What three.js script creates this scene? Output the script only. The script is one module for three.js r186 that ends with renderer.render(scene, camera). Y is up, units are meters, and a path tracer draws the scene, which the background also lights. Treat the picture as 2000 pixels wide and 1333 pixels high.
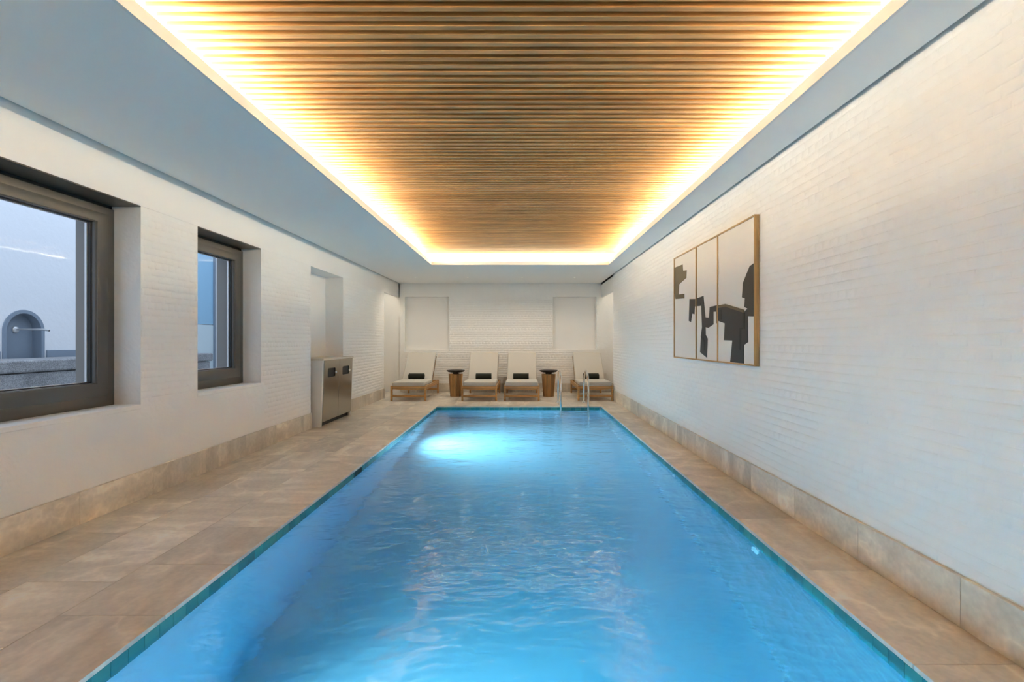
import * as THREE from 'three';
import { RoundedBoxGeometry } from 'three/addons/geometries/RoundedBoxGeometry.js';
import { mergeGeometries, toCreasedNormals } from 'three/addons/utils/BufferGeometryUtils.js';
import { RectAreaLightUniformsLib } from 'three/addons/lights/RectAreaLightUniformsLib.js';

// ---------------------------------------------------------------- camera, sky, lights, exposure
RectAreaLightUniformsLib.init();
const scene = new THREE.Scene();
const renderer = new THREE.WebGLRenderer({ antialias: true });
renderer.toneMapping = THREE.LinearToneMapping;
renderer.toneMappingExposure = 13.0;
renderer.shadowMap.enabled = true;

const EYE = 1.294;
const camera = new THREE.PerspectiveCamera(67.36, 2000 / 1333, 0.05, 200);
camera.position.set(0, EYE, 0);
camera.lookAt(0, EYE, -10);
camera.setViewOffset(2000, 1333, -20, 0, 2000, 1333);

scene.background = new THREE.Color().setRGB(0.0955, 0.118, 0.153);      // dusk sky over the courtyard

const COVE = { color: [1.0, 0.862, 0.645], level: 51, width: 0.03 };   // warm LED strips in the ceiling cove
const POOLLAMP = { color: [1.0, 0.95, 1.0], level: 2.5, cone: 1.36 }; // underwater floodlights

// ---------------------------------------------------------------- small tools
let seed = 12345;
const rnd = () => { seed = (seed * 1664525 + 1013904223) >>> 0; return seed / 4294967296; };
const rr = (a, b) => a + (b - a) * rnd();
const names = new Map();
function numbered(name) { const n = names.get(name) ?? 0; names.set(name, n + 1); return n ? name + '_' + String(n).padStart(3, '0') : name; }
function shade(o) { o.castShadow = true; o.receiveShadow = true; return o; }
function tag(o, label, category, group, kind) {
  o.userData.label = label; o.userData.category = category;
  if (group) o.userData.group = group;
  if (kind) o.userData.kind = kind;
  return o;
}
function thing(name, label, category, pos = [0, 0, 0], group, kind) {
  const g = new THREE.Group(); g.name = numbered(name); g.position.set(...pos); scene.add(g);
  return tag(g, label, category, group, kind);
}
function part(name, geometry, material, parent, pos) {
  const m = shade(new THREE.Mesh(geometry, material)); m.name = name;
  if (pos) m.position.set(...pos);
  parent.add(m); return m;
}
function solo(name, geometry, material, label, category, pos, group, kind) {
  const m = shade(new THREE.Mesh(geometry, material)); m.name = numbered(name);
  if (pos) m.position.set(...pos);
  scene.add(m); return tag(m, label, category, group, kind);
}
// uv in metres from the dominant direction of each face
function metre(g0, du = 0, dv = 0) {
  const g = g0.index ? g0.toNonIndexed() : g0, p = g.attributes.position, n = g.attributes.normal, uv = new Float32Array(p.count * 2);
  for (let i = 0; i < p.count; i += 3) {
    let ax = 0, ay = 0, az = 0;
    for (let k = 0; k < 3; k++) { ax += n.getX(i + k); ay += n.getY(i + k); az += n.getZ(i + k); }
    ax = Math.abs(ax); ay = Math.abs(ay); az = Math.abs(az);
    for (let k = 0; k < 3; k++) {
      const x = p.getX(i + k), y = p.getY(i + k), z = p.getZ(i + k);
      const [u, v] = ax >= ay && ax >= az ? [z, y] : ay >= az ? [x, z] : [x, y];
      uv[(i + k) * 2] = u + du; uv[(i + k) * 2 + 1] = v + dv;
    }
  }
  g.setAttribute('uv', new THREE.BufferAttribute(uv, 2));
  return g;
}
const box = (x0, x1, y0, y1, z0, z1) => metre(new THREE.BoxGeometry(x1 - x0, y1 - y0, z1 - z0).translate((x0 + x1) / 2, (y0 + y1) / 2, (z0 + z1) / 2));
const rbox = (x0, x1, y0, y1, z0, z1, r = 0.004, s = 2) => metre(new RoundedBoxGeometry(x1 - x0, y1 - y0, z1 - z0, s, r).translate((x0 + x1) / 2, (y0 + y1) / 2, (z0 + z1) / 2));
const merge = (list) => mergeGeometries(list.map((g) => { const h = g.index ? g.toNonIndexed() : g; for (const k of Object.keys(h.attributes)) if (!['position', 'normal', 'uv'].includes(k)) h.deleteAttribute(k); return h; }), false);
const shapeOf = (pts) => new THREE.Shape(pts.map((p) => new THREE.Vector2(p[0], p[1])));
const rectPts = (a, b, c, d) => [[a, c], [b, c], [b, d], [a, d]];
function tube(pts, r, seg = 48, rad = 12, closed = false) { return new THREE.TubeGeometry(new THREE.CatmullRomCurve3(pts.map((p) => new THREE.Vector3(...p)), closed, 'centripetal'), seg, r, rad, closed); }

// ---------------------------------------------------------------- computed textures
function hash(x, y, s) { let h = Math.imul(x, 374761393) ^ Math.imul(y, 668265263) ^ Math.imul(s, 1274126177); h = Math.imul(h ^ (h >>> 13), 1274126177); return ((h ^ (h >>> 16)) >>> 0) / 4294967296; }
function noise(x, y, px, py, s) {
  const ix = Math.floor(x), iy = Math.floor(y), fx = x - ix, fy = y - iy, sx = fx * fx * (3 - 2 * fx), sy = fy * fy * (3 - 2 * fy), w = (a, p) => ((a % p) + p) % p;
  const a = hash(w(ix, px), w(iy, py), s), b = hash(w(ix + 1, px), w(iy, py), s), c = hash(w(ix, px), w(iy + 1, py), s), d = hash(w(ix + 1, px), w(iy + 1, py), s);
  return a + (b - a) * sx + (c - a) * sy + (a - b - c + d) * sx * sy;
}
function fbm(u, v, fx, fy, oct, s, gain = 0.5) { let sum = 0, amp = 1, tot = 0; for (let o = 0; o < oct; o++) { sum += amp * noise(u * fx, v * fy, fx, fy, s + o * 17); tot += amp; amp *= gain; fx *= 2; fy *= 2; } return sum / tot; }
function texture(w, h, f, metresU, metresV, color) {
  const data = new Uint8Array(w * h * 4);
  for (let y = 0; y < h; y++) for (let x = 0; x < w; x++) {
    const c = f((x + 0.5) / w, (y + 0.5) / h), i = (y * w + x) * 4;
    for (let k = 0; k < 3; k++) data[i + k] = Math.max(0, Math.min(255, 255 * (Array.isArray(c) ? c[k] : c)));
    data[i + 3] = 255;
  }
  const t = new THREE.DataTexture(data, w, h, THREE.RGBAFormat);
  t.wrapS = t.wrapT = THREE.RepeatWrapping; t.magFilter = THREE.LinearFilter; t.minFilter = THREE.LinearMipmapLinearFilter; t.generateMipmaps = true;
  t.repeat.set(1 / metresU, 1 / metresV);
  if (color) t.colorSpace = THREE.SRGBColorSpace;
  t.needsUpdate = true; return t;
}
const shifted = (t, u, v, rot = 0) => { const c = t.clone(); c.offset.set(u, v); c.rotation = rot; c.needsUpdate = true; return c; };

const stoneTex = texture(1024, 1024, (u, v) => {
  const cloud = fbm(u, v, 4, 6, 5, 3), streak = fbm(u + 0.03 * cloud, v, 3, 26, 4, 41), fine = fbm(u, v, 90, 90, 2, 77);
  const vein = Math.pow(1 - Math.abs(2 * fbm(u, v, 3, 5, 5, 101) - 1), 14);
  const l = 0.90 + 0.20 * (cloud - 0.5) + 0.15 * (streak - 0.5) + 0.08 * (fine - 0.5) + 0.10 * vein, w = 0.5 + 0.5 * (fbm(u, v, 5, 5, 3, 55) - 0.5);
  return [l, l * (0.97 + 0.02 * w), l * (0.92 + 0.05 * w)];
}, 1.9, 1.9, true);
const stoneBump = texture(512, 512, (u, v) => 0.6 * fbm(u, v, 40, 60, 3, 5) + 0.4 * fbm(u, v, 6, 9, 3, 9), 0.7, 0.7);
const paintBump = texture(512, 512, (u, v) => 0.55 * fbm(u, v, 10, 14, 3, 21) + 0.3 * fbm(u, v, 34, 34, 3, 23) + 0.15 * fbm(u, v, 90, 90, 1, 25), 0.6, 0.6);
const lumpBump = texture(512, 512, (u, v) => 0.7 * fbm(u, v, 9, 9, 3, 31) + 0.3 * fbm(u, v, 28, 28, 3, 33), 0.8, 0.8);
const woodTex = texture(1024, 256, (u, v) => {
  const wob = 0.12 * (fbm(u, v, 3, 2, 3, 61) - 0.5), ring = 0.5 + 0.5 * Math.sin((v + wob) * 2 * Math.PI * 5), pore = fbm(u, v, 14, 70, 3, 63), patch = fbm(u, v, 5, 2, 3, 65);
  const l = 0.80 + 0.12 * (ring - 0.5) + 0.20 * (pore - 0.5) + 0.20 * (patch - 0.5);
  return [l, l * (0.955 - 0.05 * (ring - 0.5)), l * (0.90 - 0.09 * (ring - 0.5))];
}, 1.7, 0.23, true);
const fabricBump = texture(256, 256, (u, v) => 0.5 + 0.25 * Math.sin(u * 2 * Math.PI * 32) + 0.25 * Math.sin(v * 2 * Math.PI * 32), 0.14, 0.14);
const waterBump = texture(1024, 1024, (u, v) => 0.50 * fbm(u, v, 7, 11, 2, 201) + 0.34 * fbm(u, v, 20, 34, 2, 207) + 0.16 * fbm(u, v, 52, 90, 2, 213), 3.3, 3.3);
const steelTex = texture(512, 512, (u, v) => 0.45 + 0.25 * fbm(u, v, 200, 3, 2, 301) + 0.1 * fbm(u, v, 5, 5, 3, 305), 0.5, 0.5);
const granite = texture(512, 512, (u, v) => { const a = fbm(u, v, 110, 110, 2, 401), b = fbm(u, v, 5, 5, 4, 403), l = 0.62 + 0.35 * (a - 0.5) + 0.22 * (b - 0.5); return [l, l, l * 1.01]; }, 0.8, 0.8, true);

const lin = (r, g, b) => new THREE.Color().setRGB(r, g, b);
const std = (color, roughness, extra = {}) => new THREE.MeshStandardMaterial({ color, roughness, metalness: 0, ...extra });
const M = {
  brickPaint: std(lin(0.87, 0.86, 0.835), 0.55, { bumpMap: paintBump, bumpScale: 0.003 }),
  plaster: std(lin(0.87, 0.86, 0.835), 0.6, { bumpMap: lumpBump, bumpScale: 0.006 }),
  smooth: std(lin(0.87, 0.86, 0.835), 0.6),
  soffit: std(lin(0.89, 0.875, 0.84), 0.7),
  lip: std(lin(0.82, 0.80, 0.75), 0.6),
  felt: std(lin(0.10, 0.062, 0.03), 0.95),
  frame: std(lin(0.105, 0.102, 0.092), 0.42, { metalness: 0.25 }),
  gasket: std(lin(0.02, 0.02, 0.022), 0.6),
  spacer: std(lin(0.7, 0.7, 0.7), 0.3, { metalness: 0.6 }),
  lintel: std(lin(0.11, 0.10, 0.085), 0.35, { metalness: 0.5 }),
  revealGrey: std(lin(0.27, 0.26, 0.245), 0.7),
  pane: new THREE.MeshPhysicalMaterial({ color: 0xffffff, transmission: 1, thickness: 0, roughness: 0, ior: 1.45, specularIntensity: 0.12 }),
  outWall: std(lin(0.78, 0.79, 0.80), 0.8, { bumpMap: lumpBump, bumpScale: 0.004 }),
  outGrey: std(lin(0.22, 0.27, 0.33), 0.7),
  granite: std(lin(0.85, 0.86, 0.86), 0.8, { map: granite }),
  paving: std(lin(0.45, 0.45, 0.44), 0.9),
  frosted: std(lin(0.62, 0.72, 0.74), 0.25),
  blueGlass: std(lin(0.30, 0.52, 0.68), 0.12),
  grout: std(lin(0.50, 0.46, 0.38), 0.9),
  poolPaint: std(lin(0.62, 0.79, 0.86), 0.75),
  steel: std(lin(0.40, 0.385, 0.35), 0.36, { metalness: 1, roughnessMap: steelTex }),
  chrome: std(lin(0.78, 0.77, 0.74), 0.14, { metalness: 1 }),
  melamine: std(lin(0.70, 0.70, 0.68), 0.5),
  cabinetTop: std(lin(0.58, 0.54, 0.47), 0.4),
  black: std(lin(0.012, 0.012, 0.011), 0.6),
  whitePlastic: std(lin(0.78, 0.78, 0.76), 0.35),
  cushion: std(lin(0.58, 0.55, 0.495), 0.95, { bumpMap: fabricBump, bumpScale: 0.0012 }),
  towel: std(lin(0.020, 0.022, 0.014), 1, { bumpMap: fabricBump, bumpScale: 0.003 }),
  teak: std(lin(0.78, 0.49, 0.21), 0.5, { map: woodTex }),
  teakDark: std(lin(0.42, 0.25, 0.11), 0.6, { map: woodTex }),
  dishTop: std(lin(0.013, 0.010, 0.010), 0.35),
  artBoard: std(lin(0.78, 0.75, 0.70), 0.7),
  artWood: std(lin(0.74, 0.50, 0.23), 0.45, { map: woodTex }),
  artCharcoal: std(lin(0.030, 0.030, 0.029), 0.65),
  artBrown: std(lin(0.12, 0.095, 0.048), 0.6),
  artUmber: std(lin(0.045, 0.038, 0.028), 0.65),
  artBlack: std(lin(0.006, 0.006, 0.006), 0.6),
};

// ---------------------------------------------------------------- main measures (metres; depth d runs along -z)
const XL = -3.134, XR = 2.0, YC = 2.752, YBEAM = 2.404, TOP = 3.2, DB = 12.94, DN = -3.6, SKIRT = 0.228;
const LEFT_END = 11.6, RIGHT_END = 11.25;
const POOL = { x0: -1.685, x1: 1.565, d0: 0.75, d1: 10.13, water: -0.067 };
const REC = { x0: -1.74, x1: 1.655, d0: -2.6, d1: 9.785, top: 2.815 };
// shape given in (depth, height) -> slab whose inner face stands at x, growing outward by t (sign of t gives the side)
function sideSlab(shape, x, t) {
  const g = new THREE.ExtrudeGeometry(shape, { depth: Math.abs(t), bevelEnabled: false });
  g.rotateY(Math.PI / 2);                 // (d, y, e) -> (e, y, -d)
  g.translate(t > 0 ? x : x + t, 0, 0);
  return metre(g);
}
const hole = (a, b, c, d) => new THREE.Path(rectPts(a, b, c, d).map((p) => new THREE.Vector2(...p)));

// ---------------------------------------------------------------- brick shapes shared by the painted brick walls
const COURSE = 0.0575, BRICK = 0.166, JOINT = 0.009;
function brickShape(len, k) {
  const h = COURSE - JOINT, l = len - JOINT, j = (a) => (hash(k, Math.round(a * 7), 991) - 0.5) * 0.004;
  const out = [[-l / 2 - 0.002, -h / 2 - 0.002], [l / 2 + 0.002, -h / 2 - 0.002], [l / 2 + 0.002, h / 2 + 0.002], [-l / 2 - 0.002, h / 2 + 0.002]];
  const inn = [[-l / 2 + 0.007, -h / 2 + 0.006], [0, -h / 2 + 0.006], [l / 2 - 0.007, -h / 2 + 0.006], [l / 2 - 0.007, h / 2 - 0.006], [0, h / 2 - 0.006], [-l / 2 + 0.007, h / 2 - 0.006]];
  const pos = [], idx = [];
  out.forEach((p, i) => pos.push(p[0] + j(i), p[1] + j(i + 9), -0.001));
  inn.forEach((p, i) => pos.push(p[0] + j(i + 20), p[1] + j(i + 30) * 0.7, 0.0044 + j(i + 40) * 0.5));
  idx.push(4, 5, 8, 4, 8, 9, 5, 6, 7, 5, 7, 8);
  idx.push(0, 1, 5, 0, 5, 4, 1, 6, 5, 1, 2, 7, 1, 7, 6, 2, 3, 8, 2, 8, 7, 3, 9, 8, 3, 0, 4, 3, 4, 9);
  const g = new THREE.BufferGeometry();
  g.setAttribute('position', new THREE.Float32BufferAttribute(pos, 3));
  const uv = []; for (let i = 0; i < pos.length; i += 3) uv.push(pos[i] + k * 0.31, pos[i + 1] + k * 0.17);
  g.setAttribute('uv', new THREE.Float32BufferAttribute(uv, 2));
  g.setIndex(idx); g.computeVertexNormals(); return g;
}
const FULL = [0, 1, 2, 3, 4, 5].map((k) => brickShape(BRICK, k)), HALF = [6, 7, 8, 9].map((k) => brickShape(BRICK / 2, k));
// bricks over [a0,a1] x [b0,b1] of a wall, left out where skip(a, b) says so: [{a, b, len}]
function bond(a0, a1, b0, b1, skip) {
  const list = [];
  for (let r = 0; b0 + (r + 1) * COURSE <= b1 + 0.004; r++) {
    const b = b0 + (r + 0.5) * COURSE, header = r % 6 === 5, len = header ? BRICK / 2 : BRICK, shift = header ? BRICK / 4 : (r % 2) * BRICK / 2;
    for (let a = a0 - shift; a < a1; a += len) {
      let l = a, h = a + len;
      if (l < a0) l = a0; if (h > a1) h = a1;
      // cut at openings
      const pieces = skip ? skip(l, h, b) : [[l, h]];
      for (const [p, q] of pieces) if (q - p > 0.03) list.push({ a: (p + q) / 2, b: b + rr(-0.0012, 0.0012), len: q - p });
    }
  }
  return list;
}
const cutter = (openings) => (l, h, b) => {
  let parts = [[l, h]];
  for (const [o0, o1, y0, y1] of openings) if (b + COURSE / 2 > y0 && b - COURSE / 2 < y1) parts = parts.flatMap(([p, q]) => [[p, Math.min(q, o0)], [Math.max(p, o1), q]].filter(([s, t]) => t - s > 1e-3));
  return parts;
};
// put(list, place, parent, visible): the 300 that show largest become parts, the rest one part
function layBricks(list, place, parent, inView, most = 300) {
  const seen = list.filter(inView).sort((p, q) => p.near - q.near).slice(0, most), chosen = new Set(seen), rest = [], m4 = new THREE.Matrix4();
  for (const e of list) {
    const full = e.len > BRICK * 0.72, set = full ? FULL : HALF, g = set[Math.floor(rnd() * set.length)], base = full ? BRICK : BRICK / 2;
    const { p, turn } = place(e.a, e.b, rr(-0.0012, 0.0016)), sx = (e.len - JOINT) / (base - JOINT);
    if (chosen.has(e)) {
      const o = part('brick', g, M.brickPaint, parent, p); o.rotation.y = turn; o.rotation.z = 0; o.scale.x = sx;
    } else {
      m4.makeRotationY(turn).setPosition(...p).scale(new THREE.Vector3(sx, 1, 1));
      const c = g.clone(); c.applyMatrix4(m4); rest.push(c);
    }
  }
  if (rest.length) { const o = part('brickwork', merge(rest), M.brickPaint, parent); o.userData.kind = 'stuff'; o.userData.label = 'white painted brick courses too small to tell apart singly'; }
}

// ---------------------------------------------------------------- left wall with two windows and a niche
const WIN = [
  { d0: 2.05, d1: 4.207, y0: 0.765, y1: YBEAM, label: 'large bronze grey framed window nearest the viewer, looking onto the courtyard fountain' },
  { d0: 4.943, d1: 6.145, y0: 0.785, y1: YBEAM, label: 'smaller bronze grey framed window further along the left wall' },
];
const NICHE = { d0: 7.588, d1: 8.954, back: -3.44 };
const wallLeft = thing('wall_left', 'white painted brick wall with two windows and a towel cabinet niche', 'wall', [0, 0, 0], null, 'structure');
{
  // windows reach the beam, so they are notches from above
  const pts = [[DN, -0.3], [LEFT_END, -0.3], [LEFT_END, YBEAM], [NICHE.d1, YBEAM], [NICHE.d1, 0], [NICHE.d0, 0], [NICHE.d0, YBEAM]];
  for (const w of [...WIN].reverse()) pts.push([w.d1, YBEAM], [w.d1, w.y0], [w.d0, w.y0], [w.d0, YBEAM]);
  pts.push([DN, YBEAM]);
  part('wall_surface', sideSlab(shapeOf(pts), XL, -0.5), M.plaster, wallLeft);
  part('beam', box(XL - 0.5, XL + 0.004, YBEAM, TOP, -LEFT_END, -DN), M.smooth, wallLeft);
  part('beam', box(XL - 0.06, XL + 0.004, YBEAM, TOP, -DB - 0.1, -LEFT_END), M.smooth, wallLeft);
  part('niche_back', box(NICHE.back - 0.1, NICHE.back, 0, YBEAM, -NICHE.d1 - 0.02, -NICHE.d0 + 0.02), M.smooth, wallLeft);
  const open = WIN.map((w) => [w.d0, w.d1, w.y0, 9]).concat([[NICHE.d0, NICHE.d1, -1, 9]]);
  const list = bond(2.0, LEFT_END, SKIRT + 0.01, YBEAM - 0.004, (l, h, b) => (b < 0.79 && (l + h) / 2 < 6.3 ? [] : cutter(open)(l, h, b)));
  for (const e of list) e.near = e.a;
  layBricks(list, (a, b, e) => ({ p: [XL + e, b, -a], turn: Math.PI / 2 }), wallLeft, (e) => e.a > 3.1);
}
function sash(w, n) {
  const win = thing('window_' + n, w.label, 'window', [-3.352, 0, 0], null, 'structure');
  const ring = (d0, d1, y0, y1, a, b, c) => { const s = shapeOf(rectPts(d0, d1, y0, y1)); s.holes.push(hole(d0 + a, d1 - a, y0 + b, y1 - c)); return s; };
  const ex = (s, x, t, bevel) => { const g = new THREE.ExtrudeGeometry(s, { depth: t - 2 * bevel, bevelEnabled: bevel > 0, bevelSize: bevel, bevelOffset: -bevel, bevelThickness: bevel, bevelSegments: 2 }); g.rotateY(Math.PI / 2); g.translate(x + bevel, 0, 0); return metre(toCreasedNormals(g, 0.6)); };
  const { d0, d1, y0, y1 } = w, top = y1 - 0.035;
  part('window_frame', ex(ring(d0 - 0.01, d1 + 0.005, y0 - 0.01, top, 0.075, 0.10, 0.06), -0.07, 0.07, 0.003), M.frame, win);
  part('sash', ex(ring(d0 + 0.062, d1 - 0.067, y0 + 0.088, top - 0.055, 0.105, 0.105, 0.075), -0.06, 0.066, 0.004), M.frame, win);
  part('glazing_bead', ex(ring(d0 + 0.160, d1 - 0.165, y0 + 0.186, top - 0.123, 0.014, 0.012, 0.012), -0.05, 0.046, 0.003), M.frame, win);
  part('gasket', ex(ring(d0 + 0.168, d1 - 0.173, y0 + 0.192, top - 0.129, 0.014, 0.012, 0.012), -0.056, 0.018, 0), M.gasket, win);
  part('spacer_bar', ex(ring(d0 + 0.168, d1 - 0.173, y0 + 0.192, top - 0.129, 0.020, 0.016, 0.016), -0.080, 0.016, 0), M.spacer, win);
  part('pane', new THREE.PlaneGeometry(d1 - d0 - 0.34, top - y0 - 0.32).rotateY(Math.PI / 2).translate(-0.060, (y0 + 0.192 + top - 0.129) / 2, -(d0 + d1) / 2), M.pane, win);
  part('lintel_plate', box(-0.012, 3.352 + XL, y1 - 0.008, y1, -d1, -d0).translate(0, 0, 0), M.lintel, win).position.set(0, 0, 0);
  part('head_infill', box(-0.06, -0.02, top - 0.004, y1, -d1, -d0), M.gasket, win);
  // white rendered sill and grey lining of the outer reveal
  part('window_sill', rbox(-0.002, 0.222, y0 - 0.03, y0 + 0.008, -d1 - 0.004, -d0 + 0.004, 0.007), M.plaster, win);
  for (const [za, zb] of [[-d1 - 0.002, -d1 + 0.02], [-d0 - 0.02, -d0 + 0.002]]) part('outer_reveal', box(-0.30, -0.071, y0, y1, za, zb), M.revealGrey, win);
  part('outer_reveal', box(-0.30, -0.071, y1 - 0.02, y1 + 0.002, -d1, -d0), M.revealGrey, win);
  part('outer_sill', box(-0.34, -0.071, y0 - 0.02, y0 + 0.03, -d1, -d0), M.revealGrey, win);
}
sash(WIN[0], 1); sash(WIN[1], 2);

// alcoves beyond the ends of the two side walls
solo('wall_alcove_left', box(XL - 0.55, XL - 0.45, 0, TOP, -DB - 0.1, -LEFT_END + 0.05), M.smooth, 'plain white side of the left alcove beside the end wall', 'wall', null, null, 'structure');
solo('wall_alcove_right', box(XR + 0.40, XR + 0.50, 0, TOP, -DB - 0.1, -RIGHT_END + 0.05), M.smooth, 'plain white side of the right alcove behind the last lounger', 'wall', null, null, 'structure');

// small lamps on the alcove ceilings, above the edge of the beams
const alcoveGlow = std(lin(0.9, 0.88, 0.8), 0.5, { emissive: lin(1, 0.9, 0.74), emissiveIntensity: 0.3 });
for (const [x, z, side] of [[XL - 0.24, -12.25, 'left'], [XR + 0.22, -12.1, 'right']]) {
  solo('alcove_ceiling_' + side, box(x - 0.22, x + 0.22, 2.72, 2.80, -DB, side === 'left' ? -LEFT_END : -RIGHT_END), M.smooth, 'plain white ceiling of the ' + side + ' alcove', 'ceiling', null, null, 'structure');
  const t = thing('ceiling_lamp', 'flush ceiling lamp hidden in the ' + side + ' alcove', 'lamp', [x, 2.72, z], 'alcove lamps');
  part('body', rbox(-0.09, 0.09, -0.03, 0, -0.45, 0.45, 0.008), M.whitePlastic, t);
  part('diffuser', box(-0.08, 0.08, -0.034, -0.028, -0.44, 0.44), alcoveGlow, t);
  const l = new THREE.RectAreaLight(lin(1, 0.9, 0.74), 0.3, 0.16, 0.88); l.rotation.x = -Math.PI / 2; l.position.y = -0.04; l.name = 'alcove_lamp_light'; l.castShadow = true; t.add(l);
}
// ---------------------------------------------------------------- right wall
const wallRight = thing('wall_right', 'long white painted brick wall carrying the abstract panel', 'wall', [0, 0, 0], null, 'structure');
part('wall_surface', box(XR, XR + 0.41, -0.3, TOP, -RIGHT_END, -DN), M.plaster, wallRight);
part('beam', box(XR, XR + 0.06, YBEAM, TOP, -DB - 0.1, -RIGHT_END), M.smooth, wallRight);
{
  const list = bond(1.3, RIGHT_END, SKIRT + 0.005, YC + 0.03, null);
  for (const e of list) e.near = e.a;
  layBricks(list, (a, b, e) => ({ p: [XR - e, b, -a], turn: -Math.PI / 2 }), wallRight, (e) => e.a > 2.06 && Math.abs(e.b - EYE) < 0.66 * e.a);
}
// ---------------------------------------------------------------- end wall with two shallow blind niches
const wallBack = thing('wall_back', 'white painted brick end wall with two shallow blind niches behind the loungers', 'wall', [0, 0, 0], null, 'structure');
const BLIND = [[-2.963, -1.850, 1.074, YBEAM + 0.005], [0.776, 1.876, 1.074, YBEAM + 0.005]];
{
  const s = shapeOf(rectPts(-3.09, XR + 0.41, -0.3, TOP));
  for (const [a, b, c, d] of BLIND) s.holes.push(hole(a, b, c, d));
  const g = metre(new THREE.ExtrudeGeometry(s, { depth: 0.14, bevelEnabled: false }));
  part('wall_surface', g.translate(0, 0, -DB - 0.14), M.plaster, wallBack);
  part('niche_back', box(-3.7, XR + 0.5, -0.3, TOP, -DB - 0.25, -DB - 0.12), M.smooth, wallBack);
  const list = bond(-2.97, XR - 0.05, SKIRT + 0.01, YBEAM - 0.01, cutter(BLIND));
  for (const e of list) e.near = 1;
  layBricks(list, (a, b, e) => ({ p: [a, b, -DB + e], turn: 0 }), wallBack, () => false);
}
solo('wall_front', box(XL - 0.5, XR + 0.41, -0.3, TOP, -DN, -DN + 0.15), M.smooth, 'plain white wall behind the viewer', 'wall', null, null, 'structure');

// ---------------------------------------------------------------- ceiling: soffit ring, upper slab, slats, cove lights
const ceiling = thing('ceiling', 'pale grey soffit ring round the recessed slatted ceiling', 'ceiling', [0, 0, 0], null, 'structure');
{
  const GAP = 0.028, s = shapeOf(rectPts(XL + GAP, XR - 0.022, DN + 0.01, LEFT_END - 0.4));
  s.holes.push(hole(REC.x0, REC.x1, REC.d0, REC.d1));
  const flat = (shape, y, t) => { const g = new THREE.ExtrudeGeometry(shape, { depth: t, bevelEnabled: false }); g.rotateX(-Math.PI / 2); g.translate(0, y, 0); return metre(g); };
  part('soffit', flat(s, YC, REC.top - YC), M.soffit, ceiling);
  part('soffit', box(XL + GAP, XR - 0.022, YC, REC.top, -DB, -(LEFT_END - 0.4)), M.soffit, ceiling);
  part('upper_slab', box(XL - 0.6, XR + 0.55, TOP, TOP + 0.2, -DB - 0.2, -DN + 0.15), M.smooth, ceiling);
  // cream edging round the recess
  const e = 0.006;
  for (const [x0, x1, z0, z1] of [[REC.x0 - 0.012, REC.x0 + e, -REC.d1, -REC.d0], [REC.x1 - e, REC.x1 + 0.012, -REC.d1, -REC.d0], [REC.x0, REC.x1, -REC.d1 - 0.012, -REC.d1 + e], [REC.x0, REC.x1, -REC.d0 - e, -REC.d0 + 0.012]])
    part('recess_edging', box(x0, x1, YC - 0.002, REC.top + 0.002, z0, z1), M.lip, ceiling);
  // cove upstand behind the strips, backing above the slats, white strip at the far end
  const c = 0.30, top = 3.085;
  part('cove_upstand', box(REC.x0 - c - 0.02, REC.x0 - c, REC.top, TOP, -REC.d1 - c, -REC.d0 + c), M.lip, ceiling);
  part('cove_upstand', box(REC.x1 + c, REC.x1 + c + 0.02, REC.top, TOP, -REC.d1 - c, -REC.d0 + c), M.lip, ceiling);
  part('cove_upstand', box(REC.x0 - c, REC.x1 + c, REC.top, TOP, -REC.d1 - c - 0.02, -REC.d1 - c), M.lip, ceiling);
  part('cove_upstand', box(REC.x0 - c, REC.x1 + c, REC.top, TOP, -REC.d0 + c, -REC.d0 + c + 0.02), M.lip, ceiling);
  part('slat_backing', box(REC.x0 - c, REC.x1 + c, top - 0.02, top, -9.93, -REC.d0 + c), M.felt, ceiling);
  part('cove_ceiling', box(REC.x0 - c, REC.x1 + c, 3.035, top, -REC.d1 - c, -9.94), M.lip, ceiling);
}
const PITCH = 0.0790, SLAT = { w: 0.0405, h: 0.062, y: 3.0, x0: -1.923, x1: 1.83 };
const slatTones = [[0.84, 0.50, 0.20], [0.78, 0.45, 0.17], [0.88, 0.54, 0.24], [0.74, 0.43, 0.17], [0.82, 0.47, 0.18], [0.86, 0.51, 0.22], [0.72, 0.40, 0.14]];
const slatMats = slatTones.map((c, i) => std(lin(c[0] * 0.78, c[1] * 0.78, c[2] * 0.74), 0.55, { map: shifted(woodTex, i * 0.37, i * 0.29) }));
const slatted = thing('slatted_ceiling', 'warm timber slat ceiling running across the recess above the pool', 'slat ceiling', [0, SLAT.y, 0]);
{
  const prof = shapeOf([[-SLAT.w / 2 + 0.0035, 0], [SLAT.w / 2 - 0.0035, 0], [SLAT.w / 2, 0.0035], [SLAT.w / 2, SLAT.h], [-SLAT.w / 2, SLAT.h], [-SLAT.w / 2, 0.0035]]);
  const g0 = new THREE.ExtrudeGeometry(prof, { depth: SLAT.x1 - SLAT.x0, bevelEnabled: false });
  g0.rotateY(Math.PI / 2); g0.translate(SLAT.x0, 0, 0);
  const vary = [0, 1, 2, 3].map((k) => metreLong(g0.clone(), k));
  for (let d = 9.90, i = 0; d > REC.d0 + 0.02; d -= PITCH, i++) part('slat', vary[i % 4], slatMats[Math.floor(rnd() * slatMats.length)], slatted, [0, 0, -d]);
}
function metreLong(g, k) {   // grain along x on every face
  const h = g.index ? g.toNonIndexed() : g, p = h.attributes.position, uv = [];
  for (let i = 0; i < p.count; i++) uv.push(p.getX(i) + k * 0.43, p.getY(i) + p.getZ(i) + k * 0.061);
  h.setAttribute('uv', new THREE.Float32BufferAttribute(uv, 2)); return h;
}
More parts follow.
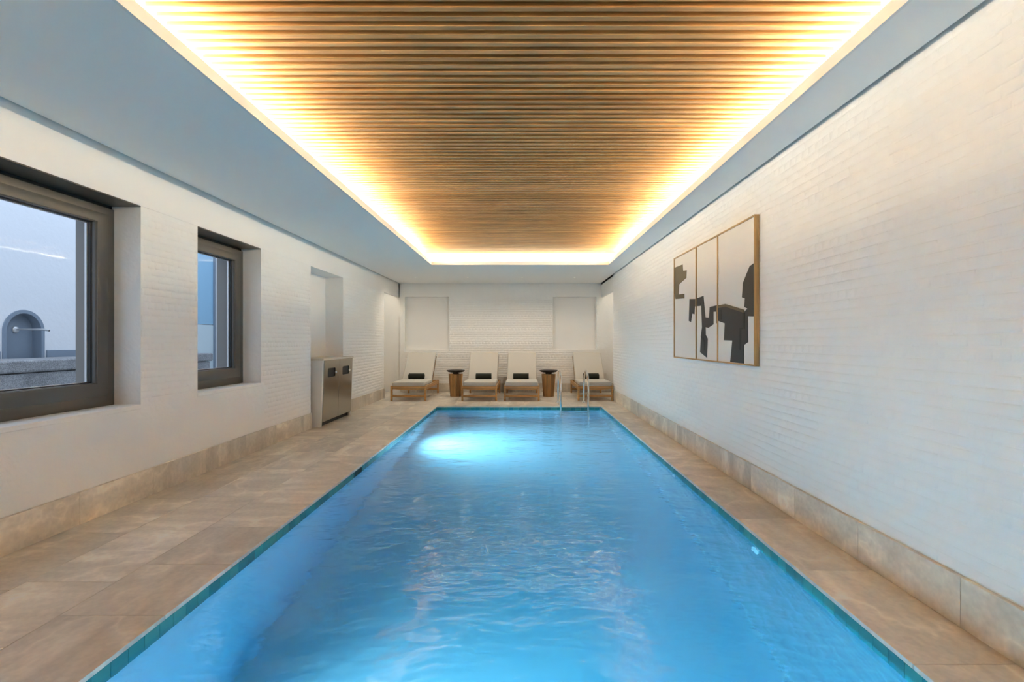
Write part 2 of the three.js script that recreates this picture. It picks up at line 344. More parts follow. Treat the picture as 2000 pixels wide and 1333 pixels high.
// LED strips: a glowing bar in a channel, and an area light just in front of it
const glow = std(lin(0.9, 0.85, 0.7), 0.5, { emissive: lin(...COVE.color), emissiveIntensity: 1.2 });
function ledStrip(label, cx, cz, len, yaw, level) {
  const t = thing('led_strip', label, 'light strip', [cx, 2.856, cz], 'cove light strips');
  t.rotation.y = yaw;                                   // local +z looks into the recess, strip along local x
  part('channel', box(-len / 2, len / 2, -0.041, 0.004, -0.03, 0.0), M.whitePlastic, t);
  part('diffuser', box(-len / 2, len / 2, 0.002, 0.032, -0.012, 0.0), glow, t);
  const l = new THREE.RectAreaLight(lin(...COVE.color), COVE.level * level, len, COVE.width);
  l.position.set(0, 0.016, 0.004); l.rotation.set(-Math.PI - 1.3, 0, 0); l.name = 'led_light'; l.castShadow = true;
  t.add(l);
}
const LZ = -(REC.d0 + REC.d1) / 2, LL = REC.d1 - REC.d0;
ledStrip('warm light strip hidden behind the left edge of the slat recess', REC.x0 - 0.25, LZ, LL, Math.PI / 2, 1);
ledStrip('warm light strip hidden behind the right edge of the slat recess', REC.x1 + 0.25, LZ, LL, -Math.PI / 2, 1);
ledStrip('warm light strip hidden behind the far edge of the slat recess', (REC.x0 + REC.x1) / 2, -REC.d1 - 0.25, REC.x1 - REC.x0, 0, 0.12);
ledStrip('warm light strip behind the recess edge above the viewer', (REC.x0 + REC.x1) / 2, -REC.d0 + 0.25, REC.x1 - REC.x0, Math.PI, 0.5);

// pinhole downlights in the far soffit, above the row of loungers
const pinGlow = std(lin(0.9, 0.88, 0.8), 0.5, { emissive: lin(1, 0.88, 0.70), emissiveIntensity: 0.25 });
[[-2.45, 'above the leftmost lounger'], [-1.25, 'above the left side table'], [0.0, 'above the third lounger'], [1.2, 'right of the second side table']].forEach(([x, where]) => {
  const t = thing('pinhole_downlight', 'tiny flush downlight in the far soffit ' + where, 'downlight', [x, YC, -11.75], 'pinhole downlights above the loungers');
  part('trim_ring', new THREE.TorusGeometry(0.020, 0.003, 8, 24).rotateX(Math.PI / 2), M.soffit, t);
  part('lens', new THREE.CylinderGeometry(0.018, 0.018, 0.003, 20).translate(0, -0.001, 0), pinGlow, t);
  const l = new THREE.SpotLight(lin(1, 0.88, 0.70), 0.29, 0, 1.32, 1, 2); l.position.set(0, -0.012, 0); l.target.position.set(0, -1, 0); l.name = 'pinhole_light'; l.castShadow = true; t.add(l, l.target);
});

// ---------------------------------------------------------------- stone floor: slab, pavers, skirtings
const stoneMats = [];
for (let k = 0; k < 9; k++) {
  const l = [0.92, 0.84, 0.99, 0.89, 0.95, 0.82, 0.91, 1.0, 0.86][k], w = [0, 0.02, -0.02, 0.01, 0.03, -0.01, 0.02, 0, 0.01][k];
  stoneMats.push(std(lin(0.93 * l, (0.89 - 0.2 * w) * l, (0.83 - 0.5 * w) * l), 0.36, { map: shifted(stoneTex, k * 0.37, k * 0.23, (k % 2) * Math.PI / 2), bumpMap: stoneBump, bumpScale: 0.0012 }));
}
const floor = thing('floor', 'pale beige limestone paving round the pool', 'floor', [0, 0, 0], null, 'structure');
{
  const s = shapeOf(rectPts(XL - 0.5, XR + 0.45, DN, DB + 0.1));
  s.holes.push(hole(POOL.x0 - 0.008, POOL.x1 + 0.008, POOL.d0, POOL.d1 + 0.008));
  const g = new THREE.ExtrudeGeometry(s, { depth: 0.08, bevelEnabled: false }); g.rotateX(-Math.PI / 2); g.translate(0, -0.100, 0);
  part('floor_bed', metre(g), M.grout, floor);
  const J = 0.0016;
  const paver = (x0, x1, d0, d1) => {
    const g = rbox(x0 + J, x1 - J, -0.022, rr(-0.0006, 0.0004), -d1 + J, -d0 - J, 0.002, 1);
    part('paver', metre(g, rr(0, 5), rr(0, 5)), stoneMats[Math.floor(rnd() * stoneMats.length)], floor);
  };
  const run = (x0, x1, d0, d1, lo, hi) => { for (let d = d0; d < d1 - 0.01;) { let e = d + rr(lo, hi); if (d1 - e < lo * 0.7) e = d1; paver(x0, x1, d, e); d = e; } };
  const a = POOL.x0 + 0.003, b = POOL.x1 - 0.003, far = POOL.d1 - 0.003;
  run(a - 0.50, a, 0.4, far + 0.30, 0.50, 0.75);                     // kerb row on the left of the pool
  run(a - 0.98, a - 0.50, 0.4, far + 0.30, 0.55, 0.95);
  run(XL - 0.01, a - 0.98, 0.4, far + 0.30, 0.60, 1.0);
  run(b, XR + 0.01, 0.4, far + 0.30, 0.78, 0.84);                    // narrow walk on the right
  for (let x = a; x < b - 0.05;) { let e = x + rr(0.75, 0.95); if (b - e < 0.5) e = b; paver(x, e, far, far + 0.30); x = e; }
  for (const [d0, d1] of [[far + 0.30, far + 0.90], [far + 0.90, far + 1.50], [far + 1.50, far + 2.10], [far + 2.10, DB + 0.06]])
    for (let x = XL - 0.46 - rr(0, 0.4); x < XR + 0.40;) { const e = Math.min(x + rr(0.7, 0.95), XR + 0.42); paver(Math.max(x, XL - 0.46), e, d0, d1); x = e; }
  run(XL - 0.01, XR + 0.01, DN, 0.4, 0.6, 0.8);
  for (const [x, e] of [[XL - 0.32, XL - 0.01]]) paver(x, e, NICHE.d0, NICHE.d1);
}
function skirting(name, label, pieces) {
  const t = thing(name, label, 'skirting', [0, 0, 0], null, 'structure');
  for (const [x0, x1, d0, d1] of pieces) part('skirting_stone', metre(rbox(x0, x1, 0.0, SKIRT, -d1, -d0, 0.003, 1), rr(0, 5), rr(0, 5)), stoneMats[Math.floor(rnd() * 6) + (rnd() < 0.4 ? 3 : 0)], t);
}
const spans = (a, b, len) => { const o = []; for (let d = a; d < b - 0.01; d += len) o.push([d + 0.001, Math.min(d + len, b) - 0.001]); return o; };
skirting('baseboard_right', 'tall beige stone skirting along the right wall', spans(0.9, RIGHT_END, 0.705).map(([p, q]) => [XR - 0.024, XR + 0.002, p, q]));
skirting('baseboard_left', 'tall beige stone skirting along the left wall below the windows', [...spans(DN, NICHE.d0, 0.72), ...spans(NICHE.d1 + 0.08, LEFT_END, 0.72)].map(([p, q]) => [XL - 0.002, XL + 0.024, p, q]));
skirting('baseboard_back', 'beige stone skirting behind the loungers', spans(-3.09, XR + 0.4, 0.8).map(([p, q]) => [p, q, DB - 0.02, DB + 0.002]));

// ---------------------------------------------------------------- swimming pool: shell, tiles, water, fittings
const LAMPS = [[1.95, -0.42, 'nearest the viewer'], [7.9, -0.38, 'towards the far end']];
const pool = thing('swimming_pool', 'long rectangular indoor pool with a teal waterline tile band', 'pool', [0, 0, 0], null, 'structure');
{
  const { x0, x1, d0, d1 } = POOL, o = 0.008, t = 0.25;
  const profile = [[d0 - t, -1.9], [d1 + t, -1.9], [d1 + t, -1.05], [d1, -1.05], [d0, -1.45], [d0 - t, -1.45]];
  part('pool_floor', sideSlab(shapeOf(profile), x0 - t, x1 - x0 + 2 * t), M.poolPaint, pool);
  const ws = shapeOf(rectPts(d0 - t, d1 + t, -1.9, -0.101));
  for (const [d, y] of LAMPS) { const h = new THREE.Path(); h.absarc(d, y, 0.15, 0, 2 * Math.PI); ws.holes.push(h); }
  part('pool_wall', sideSlab(ws, x0 - o, -t), M.poolPaint, pool);
  part('pool_wall', box(x1 + o, x1 + t, -1.9, -0.101, -d1 - t, -d0 + t), M.poolPaint, pool);
  part('pool_wall', box(x0 - o, x1 + o, -1.9, -0.101, -d1 - t, -d1 - o), M.poolPaint, pool);
  part('pool_wall', box(x0 - o, x1 + o, -1.9, -0.101, -d0 + o, -d0 + t), M.poolPaint, pool);
  const tileMats = [[0.035, 0.25, 0.25], [0.045, 0.29, 0.28], [0.03, 0.22, 0.235], [0.055, 0.30, 0.275]].map((c) => std(lin(...c), 0.18));
  const S = 0.0945, H = 0.0945, y1 = -0.0225, g = 0.0022;
  const tz = metre(new RoundedBoxGeometry(0.012, H - g, S - g, 1, 0.0015)), tx = metre(new RoundedBoxGeometry(S - g, H - g, 0.012, 1, 0.0015));
  const pick = () => tileMats[Math.floor(rnd() * 4)];
  const SK = [5.13, 5.40];
  for (let d = d1 - S / 2; d > d0; d -= S) {
    if (d + S / 2 < SK[0] + 0.03 || d - S / 2 > SK[1] - 0.03) part('waterline_tile', tz, pick(), pool, [x0 - 0.006, y1 - H / 2, -d]);
    part('waterline_tile', tz, pick(), pool, [x1 + 0.006, y1 - H / 2, -d]);
  }
  for (let x = x0 + S / 2; x < x1; x += S) part('waterline_tile', tx, pick(), pool, [x, y1 - H / 2, -d1 - 0.006]);
}
{
  const { x0, x1, d0, d1, water } = POOL, e = 0.004;
  const W = x1 - x0 + 2 * e, L = d1 - d0 + 2 * e;
  const g = new THREE.BoxGeometry(W + 0.21, 1.56, L).translate((x0 + x1) / 2 - 0.105, water - 0.78, -(d0 + d1) / 2);   // reaches into the lamp recesses of the left wall
  const waterMat = new THREE.MeshPhysicalMaterial({ color: 0xffffff, transmission: 1, thickness: 1.2, roughness: 0.12, ior: 1.333, attenuationColor: lin(0.57, 0.875, 0.965), attenuationDistance: 1.0, bumpMap: waterBump, bumpScale: 0.017 });
  solo('pool_water', metre(g), waterMat, 'clear blue rippled water filling the pool', 'water', null, null, 'stuff');
}
// underwater floodlights in the left pool wall
const lampGlass = std(lin(0.70, 0.78, 0.82), 0.6, { emissive: lin(...POOLLAMP.color), emissiveIntensity: 0.008 });
for (const [d, y, where] of LAMPS) {
  const t = thing('pool_light', 'round recessed underwater light in the left pool wall ' + where, 'pool light', [POOL.x0 - 0.008, y, -d], 'underwater pool lights');
  t.rotation.y = Math.PI / 2;                        // local +z looks across the pool
  part('bezel', new THREE.TorusGeometry(0.150, 0.008, 10, 40).translate(0, 0, 0.004), M.poolPaint, t);
  part('housing', new THREE.LatheGeometry([[0.149, 0.0], [0.149, -0.03], [0.0, -0.03]].map((p) => new THREE.Vector2(...p)), 40).rotateX(Math.PI / 2), M.poolPaint, t);
  part('lens', new THREE.CylinderGeometry(0.11, 0.115, 0.012, 40).rotateX(Math.PI / 2).translate(0, 0, -0.018), lampGlass, t);
  const l = new THREE.SpotLight(lin(...POOLLAMP.color), POOLLAMP.level, 0, POOLLAMP.cone, 0.8, 2);
  l.position.set(0, 0, 0.03); l.target.position.set(0, -0.24, 1); l.shadow.radius = 5; l.name = 'pool_lamp'; l.castShadow = true; t.add(l, l.target);
}
// skimmer mouth in the tile band
{
  const t = thing('pool_skimmer', 'dark skimmer opening in the left waterline tiles', 'skimmer', [POOL.x0, 0, -5.265]);
  const s = shapeOf(rectPts(-0.125, 0.125, -0.117, -0.023)); s.holes.push(hole(-0.118, 0.118, -0.112, -0.026));
  const g = new THREE.ExtrudeGeometry(s, { depth: 0.009, bevelEnabled: false }); g.rotateY(Math.PI / 2); g.translate(-0.0075, 0, 0);
  part('frame', g, std(lin(0.05, 0.22, 0.25), 0.4), t);
  part('flap', box(-0.0075, -0.004, -0.112, -0.026, -0.118, 0.118), std(lin(0.002, 0.028, 0.034), 0.8), t);
}
for (const [x, d, y, where] of [[POOL.x1, 3.45, -0.20, 'right pool wall nearer the viewer'], [POOL.x1, 5.30, -0.20, 'right pool wall halfway down'], [POOL.x0, 5.00, -0.20, 'left pool wall near the skimmer']]) {
  const t = thing('return_inlet', 'small round white return nozzle in the ' + where, 'pool inlet', [x + (x > 0 ? 0.008 : -0.008), y, -d], 'pool return nozzles');
  t.rotation.y = x > 0 ? -Math.PI / 2 : Math.PI / 2;
  part('flange', new THREE.LatheGeometry([[0, 0], [0.045, 0], [0.045, 0.008], [0.030, 0.014], [0.0, 0.014]].map((p) => new THREE.Vector2(...p)), 28).rotateX(Math.PI / 2), M.whitePlastic, t);
  part('nozzle', new THREE.TorusGeometry(0.014, 0.006, 8, 20).translate(0, 0, 0.016), M.whitePlastic, t);
}
// ladder
{
  const t = thing('pool_ladder', 'polished steel pool ladder at the far end of the water', 'ladder', [0, 0, 0]);
  for (const x of [0.752, 1.293]) {
    const r = part('handrail', tube([[x, -0.93, -10.03], [x, -0.5, -10.03], [x, 0.15, -10.03], [x, 0.48, -10.06], [x, 0.63, -10.16], [x, 0.685, -10.33], [x, 0.66, -10.52], [x, 0.54, -10.67], [x, 0.30, -10.725], [x, 0.0, -10.735]], 0.021, 90, 14), M.chrome, t);
    part('flange', new THREE.LatheGeometry([[0.022, 0.035], [0.026, 0.03], [0.05, 0.008], [0.052, 0.0]].map((p) => new THREE.Vector2(...p)), 28), M.chrome, r, [x, 0, -10.735]);
  }
  for (const y of [-0.085, -0.36, -0.64]) part('tread', rbox(0.752, 1.293, y - 0.016, y + 0.012, -10.075, -10.0, 0.006), M.chrome, t);
}

// ---------------------------------------------------------------- towel cabinet in the niche
{
  const t = thing('towel_cabinet', 'stainless steel fronted towel cabinet with two posting slots in the niche', 'cabinet', [0, 0, 0]);
  const d0 = 7.64, d1 = 8.99, fb = -2.995, ft = -2.965, H = 1.03;
  // carcass with a front that leans out a little towards the top
  const g = new THREE.ExtrudeGeometry(shapeOf([[-3.42, 0.06], [fb - 0.026, 0.06], [ft - 0.026, H - 0.03], [-3.42, H - 0.03]]), { depth: d1 - d0 - 0.08, bevelEnabled: false });
  part('carcass', metre(g.translate(0, 0, -d1 + 0.04)), M.black, t);
  for (const d of [d0, d1 - 0.04]) {
    const side = new THREE.ExtrudeGeometry(shapeOf([[-3.42, 0], [fb - 0.012, 0], [ft - 0.012, H - 0.03], [-3.42, H - 0.03]]), { depth: 0.04, bevelEnabled: true, bevelSize: 0.002, bevelOffset: -0.002, bevelThickness: 0.002, bevelSegments: 1 });
    part('side_panel', metre(side.translate(0, 0, -d - 0.04)), M.melamine, t);
  }
  part('top_panel', rbox(-3.42, ft + 0.004, H - 0.03, H, -d1 - 0.004, -d0 + 0.004, 0.004), M.cabinetTop, t);
  part('plinth', box(-3.38, fb - 0.06, 0, 0.06, -d1 + 0.04, -d0 - 0.04), M.gasket, t);
  const lean = Math.atan2(ft - fb, H - 0.1), mid = (d0 + d1) / 2;
  for (const [a, b] of [[d0 + 0.042, mid - 0.003], [mid + 0.003, d1 - 0.042]]) {
    const w = b - a, h = H - 0.03 - 0.075, sh = shapeOf(rectPts(0, w, 0, h));
    // slot with rounded ends, seen from the pool; u runs from far to near
    const su0 = w * 0.48 - 0.16, su1 = w * 0.48 + 0.16, sv0 = h * 0.715, sv1 = h * 0.865, r = 0.03, slot = new THREE.Path();
    slot.moveTo(su0 + r, sv0); slot.lineTo(su1 - r, sv0); slot.absarc(su1 - r, sv0 + r, r, -Math.PI / 2, 0); slot.lineTo(su1, sv1 - r); slot.absarc(su1 - r, sv1 - r, r, 0, Math.PI / 2); slot.lineTo(su0 + r, sv1); slot.absarc(su0 + r, sv1 - r, r, Math.PI / 2, Math.PI); slot.lineTo(su0, sv0 + r); slot.absarc(su0 + r, sv0 + r, r, Math.PI, 1.5 * Math.PI);
    sh.holes.push(slot);
    const dg = new THREE.ExtrudeGeometry(sh, { depth: 0.018, bevelEnabled: true, bevelSize: 0.0015, bevelOffset: -0.0015, bevelThickness: 0.0015, bevelSegments: 1 });
    dg.rotateY(Math.PI / 2);                         // u -> -z (depth), thickness -> +x
    const door = part('door', metre(dg), M.steel, t, [fb - 0.018, 0.075, -a]);
    door.rotation.z = -lean;
    part('slot_liner', box(-0.006, 0.002, sv0 - 0.02, sv1 + 0.02, -su1 - 0.02, -su0 + 0.02), M.black, door);
    part('knob', new THREE.SphereGeometry(0.018, 16, 12).scale(0.8, 1, 1).translate(0.026, (sv0 + sv1) / 2 - 0.005, -su1 - 0.008), M.whitePlastic, door);
  }
  part('levelling_foot', new THREE.CylinderGeometry(0.02, 0.025, 0.06, 16).translate(fb - 0.02, 0.03, -d1 + 0.07), M.whitePlastic, t);
}

// ---------------------------------------------------------------- wall panel
{
  const t = thing('abstract_wall_panel', 'wood framed white three part panel with angular black applied shapes', 'wall art', [XR - 0.006, 1.08, -6.605]);
  t.rotation.y = Math.PI / 2;                        // local x runs towards the viewer along the wall (-> world +z), local -z looks into the room
  // local frame: x = along the wall, y = height, z = into the wall (world +x)
  const W = 2.30, H = 1.28, U = [0, 0.840, 1.474, W];
  const F = -0.042;
  for (let k = 0; k < 3; k++) part('board', rboxArt(U[k] + 0.006, U[k + 1] - 0.006, 0.012, H - 0.012, -0.032, -0.004), M.artBoard, t);
  part('frame_rail', rboxArt(0, W, 0, 0.014, F, 0), M.artWood, t); part('frame_rail', rboxArt(0, W, H - 0.014, H, F, 0), M.artWood, t);
  part('frame_stile', rboxArt(0, 0.016, 0.014, H - 0.014, F, 0), M.artWood, t); part('frame_stile', rboxArt(W - 0.016, W, 0.014, H - 0.014, F, 0), M.artWood, t);
  part('divider', rboxArt(U[1] - 0.011, U[1] + 0.011, 0.014, H - 0.014, F, -0.002), M.artWood, t); part('divider', rboxArt(U[2] - 0.009, U[2] + 0.009, 0.014, H - 0.014, F, -0.002), M.artWood, t);
  const cut = (pts, mat, z = -0.032, th = 0.004) => {
    const cl = pts.map(([u, v]) => [Math.max(0.018, Math.min(W - 0.018, u)), Math.max(0.016, v)]);
    const g = new THREE.ExtrudeGeometry(shapeOf(cl), { depth: th, bevelEnabled: false });
    part('applied_shape', metre(g.translate(0, 0, z - th)), mat, t);
  };
  cut([[0.012, 1.157], [0.344, 1.150], [0.359, 1.068], [0.495, 1.058], [0.484, 0.971], [0.202, 0.922], [0.182, 0.797], [0.411, 0.786], [0.411, 0.730], [0.061, 0.751], [0.028, 0.824]], M.artBrown);
  cut([[0.607, 0.706], [0.828, 0.690], [0.828, 0.607], [0.785, 0.606], [0.775, 0.519], [0.699, 0.531], [0.652, 0.436], [0.583, 0.450]], M.artCharcoal);
  cut([[0.853, 0.692], [1.064, 0.702], [1.093, 0.580], [1.122, 0.463], [1.235, 0.458], [1.254, 0.569], [1.463, 0.574], [1.463, 0.390], [1.436, 0.392], [1.431, 0.511], [1.354, 0.514], [1.354, 0.385], [1.213, 0.353], [1.128, 0.362], [1.133, 0.280], [1.190, 0.238], [1.170, 0.037], [0.965, 0.091], [0.995, 0.281], [1.025, 0.365], [1.004, 0.586], [0.986, 0.640], [0.980, 0.600], [0.853, 0.604]], M.artCharcoal);
  cut([[1.485, 0.555], [1.672, 0.558], [2.089, 0.472], [2.153, 0.497], [2.160, 0.205], [2.079, 0.179], [2.079, 0.0], [1.782, 0.0], [1.830, 0.218], [1.630, 0.222], [1.653, 0.385], [1.553, 0.403], [1.485, 0.415]], M.artCharcoal);
  cut([[1.485, 0.569], [1.672, 0.571], [2.089, 0.490], [2.083, 0.463], [1.672, 0.545], [1.485, 0.543]], M.artBrown, -0.0362, 0.003);
  cut([[2.282, 0.874], [2.194, 0.859], [2.137, 0.804], [2.059, 0.729], [2.040, 0.603], [2.099, 0.589], [2.089, 0.514], [2.149, 0.497], [2.157, 0.430], [2.282, 0.422]], M.artUmber);
  cut([[2.059, 0.465], [2.103, 0.462], [2.099, 0.321], [2.024, 0.319], [2.019, 0.133], [1.987, 0.133], [1.991, 0.328], [2.059, 0.335]], M.artBlack, -0.0362, 0.0015);
  cut([[1.518, 0.523], [1.577, 0.522], [1.577, 0.425], [1.518, 0.423]], M.artBlack, -0.0362, 0.0015);
  cut([[0.985, 0.270], [1.060, 0.260], [1.120, 0.200], [1.105, 0.110], [1.085, 0.110], [1.085, 0.190], [1.030, 0.235]], M.artBlack, -0.0362, 0.0015);
  t.rotation.y = -Math.PI / 2;                       // local x -> world +z, local z -> world -x
  for (const c of t.children) { c.geometry = c.geometry.clone().applyMatrix4(new THREE.Matrix4().makeScale(1, 1, -1)); const i = c.geometry; flipWinding(i); }
}
function rboxArt(x0, x1, y0, y1, z0, z1) {   // grain along the longer side
  const g = rbox(x0, x1, y0, y1, z0, z1, 0.0015, 1), p = g.attributes.position, up = y1 - y0 > x1 - x0, uv = g.attributes.uv;
  for (let i = 0; i < p.count; i++) uv.setXY(i, up ? p.getY(i) : p.getX(i), (up ? p.getX(i) : p.getY(i)) + p.getZ(i));
  return g;
}
function flipWinding(g) {
  for (const k of Object.keys(g.attributes)) {
    const a = g.attributes[k], s = a.itemSize;
    for (let i = 0; i < a.count; i += 3) for (let c = 0; c < s; c++) { const t = a.array[(i + 1) * s + c]; a.array[(i + 1) * s + c] = a.array[(i + 2) * s + c]; a.array[(i + 2) * s + c] = t; }
  }
}

// ---------------------------------------------------------------- loungers, towels, side tables
function makeLounger(label) {
  const t = thing('sun_lounger', label, 'sun lounger', [0, 0, 0], 'teak loungers along the end wall');
  const W = 0.385, L = 1.74;                         // half width, length; foot end at z = 0, head at z = -L
  for (const [x, z] of [[-1, -0.03], [1, -0.03], [-1, -L + 0.05], [1, -L + 0.05]]) part('leg', rbox(x * (W - 0.019) - 0.019, x * (W - 0.019) + 0.019, 0, 0.325, z - 0.032, z + 0.032, 0.004), M.teak, t);
  for (const x of [-1, 1]) part('side_rail', rbox(x * (W - 0.016) - 0.012, x * (W - 0.016) + 0.012, 0.235, 0.325, -L + 0.06, -0.05, 0.004), M.teak, t);
  const s = new THREE.Shape(); s.moveTo(-W + 0.036, 0.318); s.lineTo(W - 0.036, 0.318); s.lineTo(W - 0.036, 0.255); s.quadraticCurveTo(0, 0.205, -W + 0.036, 0.255); s.closePath();
  part('front_rail', metre(new THREE.ExtrudeGeometry(s, { depth: 0.024, bevelEnabled: true, bevelSize: 0.002, bevelOffset: -0.002, bevelThickness: 0.002, bevelSegments: 1, curveSegments: 16 }).translate(0, 0, -0.045)), M.teak, t);
  part('stretcher', rbox(-W + 0.036, W - 0.036, 0.075, 0.125, -0.045, -0.02, 0.003), M.teak, t);
  part('rear_rail', rbox(-W + 0.036, W - 0.036, 0.235, 0.318, -L + 0.04, -L + 0.064, 0.003), M.teak, t);
  part('stretcher', rbox(-W + 0.036, W - 0.036, 0.075, 0.125, -L + 0.04, -L + 0.065, 0.003), M.teak, t);
  for (let k = 0; k < 11; k++) part('seat_slat', rbox(-W + 0.03, W - 0.03, 0.300, 0.318, -0.14 - k * 0.085, -0.09 - k * 0.085, 0.003), M.teak, t);
  const seat = part('seat_cushion', rbox(-0.355, 0.355, 0.322, 0.408, -0.98, 0.0, 0.028, 4), M.cushion, t);
  part('piping', tube([[-0.33, 0.322, -0.002], [0.33, 0.322, -0.002], [0.353, 0.322, -0.05], [0.353, 0.322, -0.93], [0.33, 0.322, -0.978], [-0.33, 0.322, -0.978], [-0.353, 0.322, -0.93], [-0.353, 0.322, -0.05]], 0.005, 90, 6, true), M.cushion, seat);
  // reclining back: pivots at the rear of the seat
  const back = new THREE.Group(); back.name = 'backrest'; back.position.set(0, 0.322, -0.965); back.rotation.x = -THREE.MathUtils.degToRad(45); t.add(back);
  part('back_cushion', rbox(-0.345, 0.345, 0.02, 0.90, 0.0, 0.085, 0.028, 4), M.cushion, back);
  for (const x of [-1, 1]) part('back_stile', rbox(x * 0.335 - 0.014, x * 0.335 + 0.014, 0.0, 0.86, -0.040, -0.002, 0.003), M.teakDark, back);
  for (let k = 0; k < 9; k++) part('back_slat', rbox(-0.32, 0.32, 0.06 + k * 0.09, 0.11 + k * 0.09, -0.020, -0.002, 0.003), M.teak, back);
  return t;
}
function towelShape() {
  // a rolled towel: the end shows the spiral of the roll
  const turns = 3.2, n = 90, th = 0.0075, o = [], q = [];
  for (let i = 0; i <= n; i++) { const f = i / n, a = f * turns * 2 * Math.PI, r = 0.010 + 0.058 * f; o.push([Math.cos(a) * (r + th), Math.sin(a) * (r + th) * 0.9]); q.push([Math.cos(a) * r, Math.sin(a) * r * 0.9]); }
  const g = new THREE.ExtrudeGeometry(shapeOf([...o, ...q.reverse()]), { depth: 0.355, bevelEnabled: true, bevelSize: 0.002, bevelThickness: 0.004, bevelSegments: 1 });
  const end = new THREE.CylinderGeometry(0.066, 0.066, 0.34, 36).rotateX(Math.PI / 2).scale(1, 0.9, 1).translate(0, 0, 0.177);
  return [metre(toCreasedNormals(g, 0.7).rotateY(Math.PI / 2).translate(-0.178, 0, 0)), metre(end.rotateY(Math.PI / 2).translate(-0.178, 0, 0))];
}
const [rollG, coreG] = towelShape();
const spots = [
  [-2.465, 11.06, 'cream cushioned teak lounger at the left end of the row, beside the alcove', 'dark olive rolled towel on the leftmost lounger', 0.0],
  [-0.930, 11.06, 'cream cushioned teak lounger second from the left, just right of a round side table', 'dark olive rolled towel on the second lounger from the left', 0.03],
  [-0.010, 11.06, 'cream cushioned teak lounger third from the left, just left of a round side table', 'dark olive rolled towel on the third lounger from the left', -0.02],
  [1.590, 11.10, 'cream cushioned teak lounger at the right end, behind the pool ladder', 'dark olive rolled towel on the lounger behind the pool ladder', 0.02],
];
for (const [x, d, label, tlabel, turn] of spots) {
  const l = makeLounger(label); l.position.set(x, 0, -d);
  const t = thing('rolled_towel', tlabel, 'towel', [x + turn, 0.408 + 0.062, -d - 0.875], 'rolled towels on the loungers');
  t.rotation.y = turn;
  part('roll', rollG, M.towel, t); part('core', coreG, M.towel, t);
}
function sideTable(label, x, d) {
  const t = thing('side_table', label, 'side table', [x, 0, -d], 'round teak side tables between the loungers');
  const n = 10, r0 = 0.128, r1 = 0.165, h = 0.525;
  for (let k = 0; k < n; k++) {
    const a0 = (k + 0.04) / n * 2 * Math.PI, a1 = (k + 0.96) / n * 2 * Math.PI, pos = [], ring = (r, y) => [[r * 0.55 * Math.cos(a0), y, r * 0.55 * Math.sin(a0)], [r * Math.cos(a0), y, r * Math.sin(a0)], [r * 1.02 * Math.cos((a0 + a1) / 2), y, r * 1.02 * Math.sin((a0 + a1) / 2)], [r * Math.cos(a1), y, r * Math.sin(a1)], [r * 0.55 * Math.cos(a1), y, r * 0.55 * Math.sin(a1)]];
    const lo = ring(r0, 0), hi = ring(r1, h), q = (a, b, c, e) => pos.push(...a, ...b, ...c, ...a, ...c, ...e);
    for (let i = 0; i < 5; i++) { const j = (i + 1) % 5; q(lo[i], hi[i], hi[j], lo[j]); }
    for (let i = 1; i < 4; i++) { pos.push(...hi[0], ...hi[i + 1], ...hi[i]); pos.push(...lo[0], ...lo[i], ...lo[i + 1]); }
    const g = new THREE.BufferGeometry(); g.setAttribute('position', new THREE.Float32BufferAttribute(pos, 3)); g.computeVertexNormals();
    const uv = []; for (let i = 0; i < pos.length; i += 3) uv.push(pos[i + 1] + k * 0.37, Math.atan2(pos[i + 2], pos[i]) * 0.15 + k * 0.11);
    g.setAttribute('uv', new THREE.Float32BufferAttribute(uv, 2));
    part('stave', g, k % 3 === 1 ? M.teakDark : M.teak, t);
  }
  part('core', new THREE.CylinderGeometry(0.10, 0.085, 0.50, 24).translate(0, 0.25, 0), M.dishTop, t);
  part('neck', new THREE.CylinderGeometry(0.075, 0.075, 0.04, 24).translate(0, 0.545, 0), M.dishTop, t);
  part('top', new THREE.LatheGeometry([[0, 0.560], [0.13, 0.560], [0.185, 0.575], [0.212, 0.606], [0.215, 0.614], [0.208, 0.616], [0.19, 0.600], [0.12, 0.594], [0, 0.594]].map((p) => new THREE.Vector2(...p)), 40), M.dishTop, t);
  return t;
}
sideTable('round wood stave side table with dark dish top between the two left loungers', -1.555, 11.98);
sideTable('round wood stave side table with dark dish top beside the pool ladder', 0.615, 11.95);

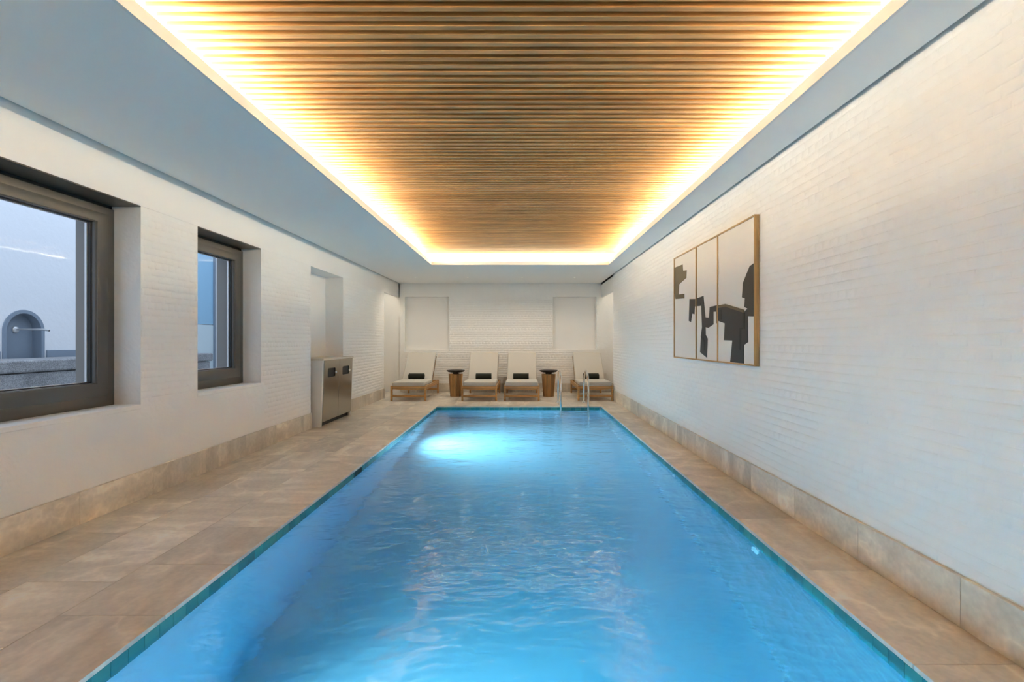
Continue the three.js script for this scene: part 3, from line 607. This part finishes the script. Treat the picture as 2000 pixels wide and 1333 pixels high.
// ---------------------------------------------------------------- courtyard outside the windows
const XO = -7.0;
solo('courtyard_ground', box(-12, XL - 0.5, -0.25, -0.15, -16, 4), M.paving, 'grey paving of the courtyard outside the windows', 'ground', null, null, 'structure');
const outer = thing('wall_courtyard', 'pale rendered courtyard wall seen through the windows', 'wall', [0, 0, 0], null, 'structure');
{
  const ND = 7.19, NR = 0.297, s = shapeOf(rectPts(-3, 16, -0.2, 5.2)), p = new THREE.Path();
  p.moveTo(ND - NR, 0.9); p.lineTo(ND + NR, 0.9); p.lineTo(ND + NR, 1.43); p.absarc(ND, 1.43, NR, 0, Math.PI); p.lineTo(ND - NR, 0.9);
  s.holes.push(p);
  part('wall_surface', sideSlab(s, XO, -0.3), M.outWall, outer);
  solo('wall_courtyard_end', box(XO + 0.002, -3.64, -0.15, 5.2, -12.1, -11.6), M.outWall, 'pale rendered end wall of the courtyard seen through the far window', 'wall', null, null, 'structure');
  part('grey_band', box(XO, XO + 0.02, 0.98, 1.155, -11.5, -ND - NR - 0.04), M.outGrey, outer);
  part('grey_band', box(XO, XO + 0.02, 0.98, 1.155, -ND + NR + 0.04, 2), M.outGrey, outer);
  // arched fountain niche with a raised grey surround
  const f = thing('wall_fountain', 'grey arched wall fountain niche with a spout in the courtyard', 'fountain', [XO, 0, -ND]);
  const arch = (r, h0, h1) => { const a = new THREE.Shape(); a.moveTo(-r, h0); a.lineTo(r, h0); a.lineTo(r, h1); a.absarc(0, h1, r, 0, Math.PI); a.lineTo(-r, h0); return a; };
  const back = new THREE.ExtrudeGeometry(arch(NR, 0.9, 1.43), { depth: 0.02, bevelEnabled: false, curveSegments: 28 }); back.rotateY(Math.PI / 2); back.translate(-0.14, 0, 0);
  part('niche_back', back, M.outGrey, f);
  const rim = arch(NR + 0.004, 0.9, 1.43); const ih = new THREE.Path(); const r2 = NR - 0.045; ih.moveTo(-r2, 0.9); ih.lineTo(r2, 0.9); ih.lineTo(r2, 1.43); ih.absarc(0, 1.43, r2, 0, Math.PI); ih.lineTo(-r2, 0.9); rim.holes.push(ih);
  const rg = new THREE.ExtrudeGeometry(rim, { depth: 0.14, bevelEnabled: false, curveSegments: 28 }); rg.rotateY(Math.PI / 2); rg.translate(-0.125, 0, 0);
  part('arch_surround', rg, M.outGrey, f);
  part('spout', tube([[-0.12, 1.455, 0], [0.10, 1.455, 0], [0.30, 1.452, 0], [0.36, 1.44, 0]], 0.014, 20, 10), M.spacer, f);
  part('spout_rose', new THREE.SphereGeometry(0.05, 20, 14).scale(0.5, 1, 1).translate(-0.115, 1.455, 0), M.spacer, f);
  const b = thing('fountain_basin', 'speckled pale granite trough below the courtyard fountain', 'trough', [0, 0, 0]);
  part('coping_stone', rbox(XO + 0.03, -6.15, 0.90, 1.055, -10.2, -3.0, 0.03, 3), M.granite, b);
  part('trough_body', rbox(XO + 0.03, -6.18, -0.15, 0.892, -10.15, -3.05, 0.02, 2), M.granite, b);
  const gl = thing('glazed_door', 'blue glazed courtyard door with frosted lower panel seen through the far window', 'door', [XO, 0, 0]);
  part('upper_pane', box(0.0, 0.03, 1.66, 4.0, -11.56, -10.35), M.blueGlass, gl);
  part('frosted_panel', box(0.0, 0.032, -0.1, 1.65, -11.56, -10.35), M.frosted, gl);
  part('edge_frame', box(0.0, 0.06, -0.1, 4.0, -11.58, -11.545), M.outGrey, gl);
}
renderer.render(scene, camera);
